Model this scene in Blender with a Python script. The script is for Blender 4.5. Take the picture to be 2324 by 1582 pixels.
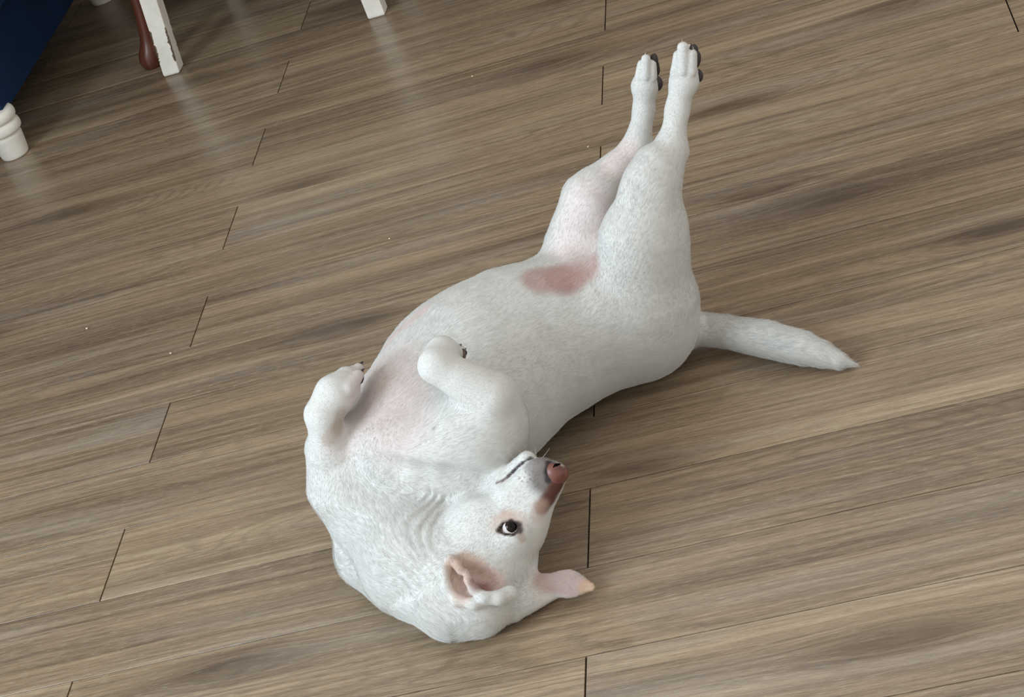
import bpy, math, random
import numpy as np
from mathutils import Matrix, Vector

for _o in list(bpy.data.objects): bpy.data.objects.remove(_o)
sc = bpy.context.scene
COL = sc.collection

# ------------------------------------------------------------------ camera
cam_data = bpy.data.cameras.new('camera')
cam_data.sensor_width = 36.0
cam_data.sensor_fit = 'HORIZONTAL'
cam_data.lens = 65.2948
cam_data.clip_start = 0.05
cam = bpy.data.objects.new('camera', cam_data)
COL.objects.link(cam)
cam.matrix_world = Matrix([[0.94512, 0.23697, 0.22494, 0.65481], [0.05429, 0.56498, -0.82332, -2.39674], [-0.32218, 0.79034, 0.52111, 1.51699], [0.0, 0.0, 0.0, 1.0]])
sc.camera = cam

# ------------------------------------------------------------------ world, daylight, exposure
world = bpy.data.worlds.new('room_light')
sc.world = world
world.use_nodes = True
bg = world.node_tree.nodes['Background']
bg.inputs[0].default_value = (1.0, 0.965, 0.92, 1)
bg.inputs[1].default_value = 0.90

def area_light(name, loc, target, sx, sy, power, colour):
    d = bpy.data.lights.new(name, 'AREA')
    d.shape = 'RECTANGLE'; d.size = sx; d.size_y = sy; d.energy = power; d.color = colour
    o = bpy.data.objects.new(name, d)
    COL.objects.link(o)
    o.location = loc
    o.rotation_euler = (Vector(target) - Vector(loc)).to_track_quat('-Z', 'Y').to_euler()
    return o
area_light('window_daylight', (-2.55, -1.75, 1.75), (0.0, -0.5, 0.2), 2.3, 2.1, 188, (0.74, 0.88, 1.0))
sc.view_settings.view_transform = 'Standard'
sc.view_settings.look = 'None'
sc.view_settings.exposure = 0.07
sc.view_settings.gamma = 1.0
sc.view_settings.use_curve_mapping = False

try:
    cy = sc.cycles
    cy.max_bounces = 6; cy.diffuse_bounces = 3; cy.glossy_bounces = 3; cy.transmission_bounces = 2; cy.transparent_max_bounces = 4
except AttributeError: pass

# ------------------------------------------------------------------ helpers
def srgb(r, g, b):
    f = lambda c: ((c/255+.055)/1.055)**2.4 if c/255 > .04045 else c/255/12.92
    return (f(r), f(g), f(b), 1.0)

def new_mat(name):
    m = bpy.data.materials.new(name); m.use_nodes = True
    nt = m.node_tree
    return m, nt, nt.nodes['Principled BSDF']

class NG:
    """tiny node-graph helper"""
    def __init__(s, nt): s.nt = nt
    def node(s, t, **kw):
        n = s.nt.nodes.new(t)
        for k, v in kw.items(): setattr(n, k, v)
        return n
    def link(s, a, b): s.nt.links.new(a, b)
    def val(s, sock, v):
        if hasattr(v, 'is_output') or isinstance(v, bpy.types.NodeSocket): s.link(v, sock)
        else: sock.default_value = v
    def math(s, op, a, b=0.0, c=None, clamp=False):
        n = s.node('ShaderNodeMath', operation=op); n.use_clamp = clamp
        s.val(n.inputs[0], a); s.val(n.inputs[1], b)
        if c is not None: s.val(n.inputs[2], c)
        return n.outputs[0]
    def xyz(s, x, y, z):
        n = s.node('ShaderNodeCombineXYZ'); s.val(n.inputs[0], x); s.val(n.inputs[1], y); s.val(n.inputs[2], z)
        return n.outputs[0]
    def noise(s, vec, scale=1.0, detail=2.0, rough=.5, dist=0.0):
        n = s.node('ShaderNodeTexNoise'); s.val(n.inputs['Vector'], vec)
        n.inputs['Scale'].default_value = scale; n.inputs['Detail'].default_value = detail
        n.inputs['Roughness'].default_value = rough; n.inputs['Distortion'].default_value = dist
        return n.outputs[0]
    def ramp(s, fac, stops):
        n = s.node('ShaderNodeValToRGB'); s.val(n.inputs[0], fac)
        el = n.color_ramp.elements
        while len(el) < len(stops): el.new(.5)
        for e, (p, c) in zip(el, stops): e.position = p; e.color = c
        return n.outputs[0]
    def mix(s, fac, a, b, mode='MIX'):
        n = s.node('ShaderNodeMix', data_type='RGBA', blend_type=mode)
        s.val(n.inputs[0], fac); s.val(n.inputs[6], a); s.val(n.inputs[7], b)
        return n.outputs[2]
    def sep(s, v):
        n = s.node('ShaderNodeSeparateXYZ'); s.val(n.inputs[0], v); return n.outputs
    def bump(s, h, strength, dist, bsdf):
        n = s.node('ShaderNodeBump'); s.val(n.inputs['Height'], h)
        n.inputs['Strength'].default_value = strength; n.inputs['Distance'].default_value = dist
        s.link(n.outputs[0], bsdf.inputs['Normal'])

def tag(o, label=None, cat=None, group=None, kind=None):
    if label: o['label'] = label
    if cat: o['category'] = cat
    if group: o['group'] = group
    if kind: o['kind'] = kind
    return o

def empty(name, loc, rz=0.0):
    o = bpy.data.objects.new(name, None); COL.objects.link(o)
    o.location = loc; o.rotation_euler = (0, 0, rz); o.empty_display_size = .05
    return o

def link_mesh(name, me, mat, parent=None, loc=(0, 0, 0), smooth=False):
    if mat is not None and not me.materials: me.materials.append(mat)
    if smooth: me.shade_smooth()
    o = bpy.data.objects.new(name, me); COL.objects.link(o)
    o.location = loc
    if parent is not None: o.parent = parent
    return o

def pydata(name, v, f):
    me = bpy.data.meshes.new(name); me.from_pydata([tuple(p) for p in v], [], [tuple(q) for q in f]); me.update()
    return me

def chamfer_box(name, sx, sy, z0, z1, ch):
    """box with a chamfered upper edge, centred in x and y"""
    a, b = sx/2, sy/2
    ring = lambda dx, dy, z: [(-dx, -dy, z), (dx, -dy, z), (dx, dy, z), (-dx, dy, z)]
    v = ring(a, b, z0) + ring(a, b, z1-ch) + ring(a-ch, b-ch, z1)
    f = [(3, 2, 1, 0), (8, 9, 10, 11)]
    for k in (0, 4):
        for i in range(4): f.append((k+i, k+(i+1) % 4, k+4+(i+1) % 4, k+4+i))
    return pydata(name, v, f)

def lathe(name, prof, n=40):
    v, f = [], []
    for (r, z) in prof:
        for i in range(n):
            t = 2*math.pi*i/n; v.append((r*math.cos(t), r*math.sin(t), z))
    for j in range(len(prof)-1):
        for i in range(n): f.append((j*n+i, j*n+(i+1) % n, (j+1)*n+(i+1) % n, (j+1)*n+i))
    f.append(tuple(range(n-1, -1, -1))); m = (len(prof)-1)*n; f.append(tuple(m+i for i in range(n)))
    return pydata(name, v, f)

def loft(name, secs, n=4, rot=math.pi/4, power=None):
    """tube through (x,y,z,rx,ry) sections; n=4 gives a square section"""
    v, f = [], []
    for (x, y, z, rx, ry) in secs:
        for i in range(n):
            t = 2*math.pi*i/n + rot
            c, s = math.cos(t), math.sin(t)
            if n == 4: c, s = c*math.sqrt(2), s*math.sqrt(2)
            v.append((x+rx*c, y+ry*s, z))
    for j in range(len(secs)-1):
        for i in range(n): f.append((j*n+i, j*n+(i+1) % n, (j+1)*n+(i+1) % n, (j+1)*n+i))
    f.append(tuple(range(n-1, -1, -1))); m = (len(secs)-1)*n; f.append(tuple(m+i for i in range(n)))
    return pydata(name, v, f)

def dense(pts, n=4):
    """Catmull-Rom refinement of a profile"""
    p = [np.array(q, float) for q in pts]; out = []
    for i in range(len(p)-1):
        a, b, c, d = p[max(i-1, 0)], p[i], p[i+1], p[min(i+2, len(p)-1)]
        for k in range(n):
            s = k/n
            out.append(.5*(2*b+(c-a)*s+(2*a-5*b+4*c-d)*s*s+(3*b-a-3*c+d)*s**3))
    out.append(p[-1])
    return [tuple(float(x) for x in q) for q in out]

def bevel(o, w, seg=2):
    b = o.modifiers.new('bevel', 'BEVEL'); b.width = w; b.segments = seg; b.limit_method = 'ANGLE'
    return o

# ------------------------------------------------------------------ materials
def mat_plank():
    m, nt, bs = new_mat('oak_laminate'); g = NG(nt)
    tc = g.node('ShaderNodeTexCoord').outputs['Object']
    rnd = g.node('ShaderNodeObjectInfo').outputs['Random']
    x, y, z = g.sep(tc)
    ox = g.math('MULTIPLY', rnd, 97.0); r2 = g.math('FRACT', g.math('MULTIPLY', rnd, 41.7)); r3 = g.math('FRACT', g.math('MULTIPLY', rnd, 173.3))
    # knot: the grain lines flow round it
    kx = g.math('MULTIPLY_ADD', r2, 1.3, -.65); ky = g.math('MULTIPLY_ADD', r3, .14, -.07)
    dx = g.math('DIVIDE', g.math('SUBTRACT', x, kx), .10); dy = g.math('DIVIDE', g.math('SUBTRACT', y, ky), .030)
    rr = g.math('ADD', g.math('MULTIPLY', dx, dx), g.math('MULTIPLY', dy, dy))
    kg = g.math('EXPONENT', g.math('MULTIPLY', rr, -1.0))
    warp = g.noise(g.xyz(g.math('ADD', g.math('MULTIPLY', x, 1.5), ox), g.math('MULTIPLY', y, 9.0), ox), 1, 2.0, .5)
    yw = g.math('ADD', y, g.math('MULTIPLY', g.math('SUBTRACT', warp, .5), .026))
    yw = g.math('SUBTRACT', yw, g.math('MULTIPLY', g.math('MULTIPLY', kg, dy), .024))
    xs = g.math('ADD', x, ox)
    broad = g.noise(g.xyz(g.math('MULTIPLY', xs, .8), g.math('MULTIPLY', yw, 22.0), ox), 1, 2, .5)
    band = g.noise(g.xyz(g.math('MULTIPLY', xs, 1.7), g.math('MULTIPLY', yw, 105.0), 3.1), 1, 4, .6)
    fine = g.noise(g.xyz(g.math('MULTIPLY', xs, 22.0), g.math('MULTIPLY', yw, 620.0), 7.7), 1, 2, .6)
    line = g.noise(g.xyz(g.math('MULTIPLY', xs, 4.5), g.math('MULTIPLY', yw, 230.0), 11.2), 1, 3, .6)
    patch = g.noise(g.xyz(g.math('MULTIPLY', xs, 1.6), g.math('MULTIPLY', yw, 14.0), 21.0), 1, 3, .5)
    t = g.math('MULTIPLY_ADD', broad, .32, g.math('MULTIPLY', band, .42))
    t = g.math('ADD', t, .18)
    t = g.math('ADD', t, g.math('MULTIPLY', g.math('SUBTRACT', rnd, .5), .07))
    t = g.math('ADD', t, g.math('MULTIPLY', g.math('SUBTRACT', fine, .5), .22))
    t = g.math('ADD', t, g.math('MULTIPLY', g.math('SUBTRACT', line, .5), .16))
    t = g.math('SUBTRACT', t, g.math('MULTIPLY', kg, .12))
    col = g.ramp(t, [(.36, srgb(84, 70, 56)), (.47, srgb(113, 96, 77)), (.56, srgb(139, 120, 97)), (.64, srgb(158, 139, 113)), (.78, srgb(180, 163, 139))])
    dark = g.ramp(line, [(.30, (1, 1, 1, 1)), (.42, (0, 0, 0, 1))])
    col = g.mix(g.math('MULTIPLY', dark, .20), col, srgb(96, 82, 66))
    warm = g.ramp(patch, [(.48, (0, 0, 0, 1)), (.72, (1, 1, 1, 1))])
    col = g.mix(g.math('MULTIPLY', warm, .26), col, srgb(172, 150, 116))
    grey = g.ramp(patch, [(.28, (1, 1, 1, 1)), (.47, (0, 0, 0, 1))])
    col = g.mix(g.math('MULTIPLY', grey, .42), col, srgb(146, 138, 128))
    # curved growth rings, strongest where the board was cut flat
    fld = g.noise(g.xyz(g.math('MULTIPLY', xs, 1.3), g.math('MULTIPLY', yw, 9.5), 33.0), 1, 1.5, .4)
    wob = g.noise(g.xyz(g.math('MULTIPLY', xs, 30.0), g.math('MULTIPLY', y, 160.0), 41.0), 1, 2, .5)
    ring = g.math('SINE', g.math('ADD', g.math('MULTIPLY', fld, 150.0), g.math('MULTIPLY', wob, 3.0)))
    ring = g.math('POWER', g.math('MULTIPLY_ADD', ring, .5, .5), 3.0)
    rmask = g.ramp(g.noise(g.xyz(g.math('MULTIPLY', xs, 1.1), g.math('MULTIPLY', y, 9.0), 55.0), 1, 2, .5), [(.42, (0, 0, 0, 1)), (.62, (1, 1, 1, 1))])
    rmask = g.math('MAXIMUM', rmask, g.math('MULTIPLY', kg, 1.3), clamp=True)
    col = g.mix(g.math('MULTIPLY', g.math('MULTIPLY', ring, rmask), .36), col, srgb(92, 78, 63))
    # short light and dark pores
    pore = g.noise(g.xyz(g.math('MULTIPLY', xs, 48.0), g.math('MULTIPLY', yw, 760.0), 61.0), 1, 1, .5)
    col = g.mix(g.math('MULTIPLY', g.ramp(pore, [(.60, (0, 0, 0, 1)), (.72, (1, 1, 1, 1))]), g.math('MULTIPLY_ADD', kg, -.3, .32)), col, srgb(190, 178, 160))
    col = g.mix(g.math('MULTIPLY', g.ramp(pore, [(.28, (1, 1, 1, 1)), (.40, (0, 0, 0, 1))]), .38), col, srgb(88, 74, 60))
    mott = g.noise(g.xyz(g.math('MULTIPLY', xs, 170.0), g.math('MULTIPLY', y, 420.0), 71.0), 1, 3, .6)
    col = g.mix(1.0, col, g.ramp(mott, [(.3, (.88, .88, .88, 1)), (.7, (1.0, 1.0, 1.0, 1))]), 'MULTIPLY')
    g.link(col, bs.inputs['Base Color'])
    rg = g.math('MULTIPLY_ADD', fine, .16, .22)
    g.link(rg, bs.inputs['Roughness'])
    bs.inputs['Specular IOR Level'].default_value = .5
    return m

def mat_plain(name, rgb, rough=.6, bump=None, spec=.5, var=0.0, vscale=30):
    m, nt, bs = new_mat(name); g = NG(nt)
    tc = g.node('ShaderNodeTexCoord').outputs['Object']
    if var:
        n = g.noise(tc, vscale, 4, .6)
        lo = tuple(c*(1-var) for c in srgb(*rgb)[:3])+(1,); hi = tuple(min(1, c*(1+var)) for c in srgb(*rgb)[:3])+(1,)
        g.link(g.ramp(n, [(.3, lo), (.7, hi)]), bs.inputs['Base Color'])
    else: bs.inputs['Base Color'].default_value = srgb(*rgb)
    bs.inputs['Roughness'].default_value = rough
    bs.inputs['Specular IOR Level'].default_value = spec
    if bump: g.bump(g.noise(tc, bump[0], 4, .6), bump[1], bump[2], bs)
    return m

def mat_painted(name, half, chips, sx=0.0, sy=0.0):
    """white paint on a square leg, worn through to the wood along the lower edges"""
    m, nt, bs = new_mat(name); g = NG(nt)
    tc = g.node('ShaderNodeTexCoord').outputs['Object']
    x, y, z = g.sep(tc)
    x = g.math('SUBTRACT', x, g.math('MULTIPLY', z, sx)); y = g.math('SUBTRACT', y, g.math('MULTIPLY', z, sy))
    edge = g.math('MINIMUM', g.math('ABSOLUTE', x), g.math('ABSOLUTE', y))
    near = g.math('MULTIPLY_ADD', edge, 1/.007, 1-(half-.0022)/.007, clamp=True)
    n = g.noise(g.xyz(g.math('MULTIPLY', x, 1.0), g.math('MULTIPLY', y, 1.0), g.math('MULTIPLY', z, .55)), 190, 3, .6)
    lowz = g.math('MULTIPLY', g.math('MULTIPLY_ADD', z, 1/.02, -.9, clamp=True), g.math('MULTIPLY_ADD', z, -1/.03, 4.6, clamp=True))
    mk = g.math('MULTIPLY', g.math('MULTIPLY', near, lowz), chips)
    mk = g.math('GREATER_THAN', g.math('ADD', g.math('MULTIPLY', mk, .46), n), .84)
    base = g.ramp(g.noise(tc, 22, 4, .6), [(.3, srgb(222, 218, 206)), (.7, srgb(238, 235, 226))])
    g.link(g.mix(mk, base, srgb(98, 84, 66)), bs.inputs['Base Color'])
    bs.inputs['Roughness'].default_value = .42
    g.bump(g.math('SUBTRACT', g.noise(tc, 60, 3, .5), mk), .25, .0008, bs)
    return m

def mat_wood(name, a, b, rough=.35):
    m, nt, bs = new_mat(name); g = NG(nt)
    tc = g.node('ShaderNodeTexCoord').outputs['Object']
    x, y, z = g.sep(tc)
    n = g.noise(g.xyz(g.math('MULTIPLY', x, 40), g.math('MULTIPLY', y, 40), g.math('MULTIPLY', z, 5)), 1, 5, .6, .4)
    g.link(g.ramp(n, [(.3, srgb(*a)), (.7, srgb(*b))]), bs.inputs['Base Color'])
    bs.inputs['Roughness'].default_value = rough
    return m

def mat_fabric(name, a, b):
    m, nt, bs = new_mat(name); g = NG(nt)
    tc = g.node('ShaderNodeTexCoord').outputs['Object']
    n = g.noise(tc, 5, 5, .65)
    w = g.noise(tc, 900, 2, .5)
    c = g.mix(g.math('MULTIPLY', w, .35), g.ramp(n, [(.3, srgb(*a)), (.7, srgb(*b))]), srgb(34, 60, 92))
    g.link(c, bs.inputs['Base Color'])
    bs.inputs['Roughness'].default_value = .9
    bs.inputs['Specular IOR Level'].default_value = .12
    g.bump(w, .3, .001, bs)
    return m

M_PLANK = mat_plank()
M_SUB = mat_plain('subfloor_dark', (34, 27, 21), .9, var=.2)  # dark subfloor, seen through the gaps between planks
M_WHITE = mat_plain('white_paint', (226, 223, 213), .40, (40, .15, .001), var=.05)
M_LEG_WORN = mat_painted('worn_white_paint', .021, 1.0, .117, .06)
M_LEG = mat_painted('scuffed_white_paint', .021, .35)
M_BROWN = mat_wood('reddish_brown_wood', (72, 38, 27), (104, 58, 40))
M_NAVY = mat_fabric('navy_upholstery', (14, 32, 58), (22, 46, 78))
M_DUST = mat_plain('crumb_beige', (225, 212, 186), .9, var=.1)

# ------------------------------------------------------------------ floor: every plank a piece of its own
PW, PL = 0.165, 1.5065
floor_me = chamfer_box('floor', 6.4, 6.0, -.02, -.0075, .001)
floor = tag(link_mesh('floor', floor_me, M_SUB, None, (0.0, .75, 0.0)), 'brown wood grain laminate floor in staggered long planks', 'floor', kind='structure')
plank_me = chamfer_box('plank', PL-.0024, PW-.0015, -.0078, 0.0, .0003)
rnd = random.Random(4)
for row in range(-9, 19):
    yc = 1.418 - (row+.5)*PW
    xj = -0.6157 if row % 2 == 0 else 0.1372
    xj += rnd.uniform(-.002, .002)
    for k in range(-3, 4):
        xc = xj + (k+.5)*PL
        if xc + PL/2 < -2.9 or xc - PL/2 > 2.9: continue
        o = link_mesh('plank', plank_me, M_PLANK, floor, (xc-floor.location.x, yc-floor.location.y, 0))

# ------------------------------------------------------------------ unseen walls added to shade the far corner
M_WALL = mat_plain('matt_wall_paint', (128, 120, 110), .9, (120, .1, .001), var=.03, vscale=3)  # wall tone kept dark so less light bounces into the corner
wb = tag(link_mesh('shade_wall_back', chamfer_box('shade_wall_back', 6.4, .1, 0, 2.6, .001), M_WALL, None, (0, 2.95, 0)), 'plain unseen wall added behind the table for shade', 'wall', kind='structure')
wl = tag(link_mesh('shade_wall_left', chamfer_box('shade_wall_left', .1, 4.05, 0, 2.6, .001), M_WALL, None, (-2.25, .873, 0)), 'plain unseen wall added beside the armchair to block window light', 'wall', kind='structure')

# ------------------------------------------------------------------ navy armchair in the corner
def armchair():
    x1, y0 = -1.262, 1.325            # visible lower corner of the body
    wx, dy = .84, .92
    root = empty('armchair', (x1-wx/2, y0+dy/2, 0))
    tag(root, 'navy blue upholstered armchair on white turned feet at the left edge', 'armchair')
    def soft(name, x0, x1_, y0_, y1_, z0, z1, w=.02):
        me = chamfer_box(name, x1_-x0, y1_-y0_, z0, z1, .004)
        o = link_mesh(name, me, M_NAVY, root, ((x0+x1_)/2, (y0_+y1_)/2, 0)); bevel(o, w, 4); return o
    hx, hy = wx/2, dy/2
    soft('base', -hx, hx, -hy, hy, .105, .30, .012)
    soft('armrest', hx-.14, hx+.05, -hy+.01, hy, .302, .66, .05)  # outward overhang added out of view to darken the floor beside it
    soft('armrest', -hx-.05, -hx+.14, -hy+.01, hy, .302, .66, .04)
    soft('backrest', -hx+.141, hx-.141, hy-.20, hy, .302, .98, .05)
    soft('seat_cushion', -hx+.143, hx-.143, -hy-.01, hy-.21, .302, .44, .035)
    prof = [(.030, 0), (.034, .002), (.0365, .012), (.0405, .046), (.041, .058), (.0375, .062), (.0385, .064), (.047, .068), (.050, .077), (.0485, .088), (.042, .095), (.040, .0965),
            (.047, .099), (.0505, .108), (.049, .118), (.043, .125), (.028, .127), (.020, .128)]
    prof = [(r*.93, z*.93) for r, z in prof]
    me = lathe('foot', dense(prof, 3), 56)
    for sx in (1, -1):
        for sy in (-1, 1):
            link_mesh('foot', me, M_WHITE, root, (sx*(hx-.030), sy*(hy-.012) if sy < 0 else hy-.040, 0), True)
    return root
armchair()

# ------------------------------------------------------------------ white dining chairs
def dining_chair(loc, rz, label, worn):
    """rear legs at local y=0 (x=-.26 and +.26), seat towards +y"""
    root = empty('dining_chair', loc, rz)
    tag(root, label, 'chair')
    h = .021
    rl = .262
    for sx, lean in ((-1, .052), (1, .004)):
        secs = [(0, 0, 0, h-.002, h-.002), (0, 0, .004, h, h), (-sx*lean*.45, .012, .20, h, h), (-sx*lean, .018, .44, h, h), (-sx*lean*.8, -.03, .70, h*.9, h*.9), (-sx*lean*.6, -.09, .95, h*.8, h*.8)]
        o = link_mesh('rear_leg', loft('rear_leg', secs), M_LEG_WORN if (sx < 0 and worn) else M_LEG, root, (sx*rl, 0, 0)); bevel(o, .0035)
    for sx in (-1, 1):
        secs = [(0, 0, 0, h*.8, h*.8), (0, 0, .43, h, h)]
        o = link_mesh('front_leg', loft('front_leg', secs), M_LEG, root, (sx*.215, .43, 0)); bevel(o, .003)
    o = link_mesh('seat', chamfer_box('seat', .46, .47, .432, .462, .006), M_WHITE, root, (0, .235, 0)); bevel(o, .008, 3)
    o = link_mesh('apron', chamfer_box('apron', .36, .018, .372, .432, .002), M_WHITE, root, (0, .43, 0))
    o = link_mesh('apron', chamfer_box('apron', .34, .018, .372, .432, .002), M_WHITE, root, (0, .02, 0))
    for z in (.60, .72, .86):
        o = link_mesh('back_slat', chamfer_box('back_slat', .42, .016, z, z+.06, .003), M_WHITE, root, (0, -.012-.24*(z-.44)/.5*.8+.03, 0))
    return root
dining_chair((-.6750, 1.545, 0), -.04, 'white painted dining chair with chipped leg standing in front of the brown table leg', True)

# ------------------------------------------------------------------ crumbs
def crumb(p, s, label):
    rs = random.Random(int(s*1e6)+int(p[0]*1000)); v = []
    for j in range(5):
        for i in range(7):
            th, ph = math.pi*(j+.5)/5, 2*math.pi*i/7; k = s*rs.uniform(.6, 1.1)
            v.append((k*math.sin(th)*math.cos(ph)*1.3, k*math.sin(th)*math.sin(ph), max(0, s*.75+k*.75*math.cos(th))))
    f = [tuple(range(7)), tuple(28+i for i in range(6, -1, -1))]
    for j in range(4):
        for i in range(7): f.append((j*7+i, (j+1)*7+i, (j+1)*7+(i+1) % 7, j*7+(i+1) % 7))
    tag(link_mesh('crumb', pydata('crumb', v, f), M_DUST, None, p), label, 'crumb', 'crumbs on the floor')
for p, s, lab in [([-0.86023, 0.42462, 0.0], 0.0024, 'pale crumb on the floor near the left edge'), ([-0.64963, 0.256, 0.0], 0.002, 'tiny crumb near the seam end left of the dog'), ([-0.25977, 0.45741, 0.0], 0.0018, 'light crumb beside the dark knot above the dog'), ([-0.14616, 1.04746, 0.0], 0.0018, 'tiny white crumb on the floor below the chair leg'), ([0.11227, 0.60177, 0.0], 0.0017, 'small crumb beside the raised hind legs')]: crumb(p, s, lab)

# ------------------------------------------------------------------ brown table with cabriole legs
def table():
    x0, y0, x1, y1 = -1.005, 1.628, .20, 2.56
    cx, cy = (x0+x1)/2, (y0+y1)/2
    root = empty('dining_table', (cx, cy, 0))
    tag(root, 'reddish brown wooden table with curved cabriole leg behind the white chair', 'table')
    for X, Y in ((x0, y0), (x1, y0), (x0, y1), (x1, y1)):
        sx = 1 if X < cx else -1; sy = 1 if Y < cy else -1
        prof = [(0, 0, .021), (0, .006, .026), (.0, .020, .029), (.003, .040, .0265), (.010, .065, .019), (.018, .10, .0165), (.027, .15, .0165), (.034, .22, .018), (.036, .32, .022), (.028, .45, .028), (.016, .56, .034), (.010, .63, .034), (.010, .68, .030)]
        me = loft('leg', [(sx*a, sy*a*.35, z, r, r) for (a, z, r) in dense(prof, 5)], 28, 0)
        o = link_mesh('leg', me, M_BROWN, root, (X-cx, Y-cy, 0), True)
    link_mesh('table_top', chamfer_box('table_top', x1-x0+.40, y1-y0+.10, .741, .770, .008), M_BROWN, root, (-.02, .01, 0))  # overhang widened out of view to deepen the shade on the floor
    for s in (-1, 1):
        link_mesh('apron', chamfer_box('apron', x1-x0-.02, .022, .64, .7405, .002), M_BROWN, root, (0, s*((y1-y0)/2-.02), 0))
        link_mesh('apron', chamfer_box('apron', .022, y1-y0-.09, .64, .7405, .002), M_BROWN, root, (s*((x1-x0)/2-.02), 0, 0))
    return root
table()

# ------------------------------------------------------------------ implicit body modelling
# ---- implicit body modelling: each primitive is a rounded cone or an ellipsoid, blended smoothly
def V3(*a): return np.array(a,dtype=np.float64)
def unit(v): v=np.asarray(v,float); return v/np.linalg.norm(v)
class Prim:
    pass
PR=[]
FUR=[.008]
def cone(p0,p1,r0,r1,k=.02,flat=None,fur=None,sub=False,tag='body'):
    o=Prim(); o.t=0; o.a=np.asarray(p0,float); o.b=np.asarray(p1,float); o.r0=r0; o.r1=r1; o.k=k
    o.flat=None if flat is None else (unit(flat[0]),flat[1]); o.fur=FUR[0] if fur is None else fur; o.sub=sub; o.tag=tag
    d=o.b-o.a; o.dir=d/(np.linalg.norm(d)+1e-9); PR.append(o); return o
def ell(c,rad,X,Y,k=.02,fur=None,fd=None,sub=False,tag='body'):
    o=Prim(); o.t=1; o.a=np.asarray(c,float); X=unit(X); Y=np.asarray(Y,float); Y=unit(Y-X*(Y@X)); Z=np.cross(X,Y)
    o.M=np.array([X,Y,Z]); o.rad=np.asarray(rad,float); o.k=k; o.fur=FUR[0] if fur is None else fur; o.sub=sub; o.tag=tag
    o.dir=X if fd is None else unit(fd); PR.append(o); return o
def poly(pts,rs,k=.02,fur=None,rev=False,ki=.006,tag='body'):
    o=Prim(); o.t=2; o.p=[np.asarray(q,float) for q in pts]; o.a=o.p[0]; o.rs=list(rs); o.k=k; o.ki=ki; o.fur=FUR[0] if fur is None else fur; o.sub=False; o.tag=tag; o.flat=None
    d=o.p[-1]-o.p[0]; o.dir=unit(d)*(-1 if rev else 1); PR.append(o); return o
def group(k,ch):
    for o in ch: PR.remove(o)
    o=Prim(); o.t=3; o.ch=ch; o.a=ch[0].a; o.b=ch[-1].b; o.k=k; o.fur=ch[-1].fur; o.sub=False; o.tag=ch[0].tag; o.flat=None; o.dir=ch[-1].dir; PR.append(o); return o
def pd(o,p):
    if o.t==3:
        d=None
        for q in o.ch:
            e=pd(q,p); d=e if d is None else smin(d,e,q.k)
        return d
    if o.t==2:
        d=None
        for i in range(len(o.p)-1):
            q=p-o.p[i]; ba=o.p[i+1]-o.p[i]; h=np.clip((q@ba)/(ba@ba),0,1); e=q-h[:,None]*ba
            e=np.sqrt((e*e).sum(1))-(o.rs[i]+(o.rs[i+1]-o.rs[i])*h)
            d=e if d is None else smin(d,e,o.ki)
        return d
    if o.t==0:
        q=p-o.a; ba=o.b-o.a; s=1.0
        if o.flat is not None:
            n,fac=o.flat; q=q+np.outer(q@n,n)*(1/fac-1); ba=ba+n*(ba@n)*(1/fac-1); s=min(1.,fac)
        h=np.clip((q@ba)/(ba@ba),0,1)
        d=q-h[:,None]*ba
        return (np.sqrt((d*d).sum(1))-(o.r0+(o.r1-o.r0)*h))*(s if s<1 else 1.)
    q=(p-o.a)@o.M.T
    k0=np.sqrt(((q/o.rad)**2).sum(1))+1e-9; k1=np.sqrt(((q/o.rad**2)**2).sum(1))+1e-9
    return k0*(k0-1)/k1
def smin(a,b,k):
    h=np.maximum(k-np.abs(a-b),0)/k
    return np.minimum(a,b)-h*h*k*.25
def smax(a,b,k): return -smin(-a,-b,k)
def field(p,prims,disp=None):
    d=np.full(len(p),9.)
    for o in prims:
        e=pd(o,p)
        d=smax(d,-e,o.k) if o.sub else smin(d,e,o.k)
    if disp is not None: d=d-disp(p)
    return d
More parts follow.
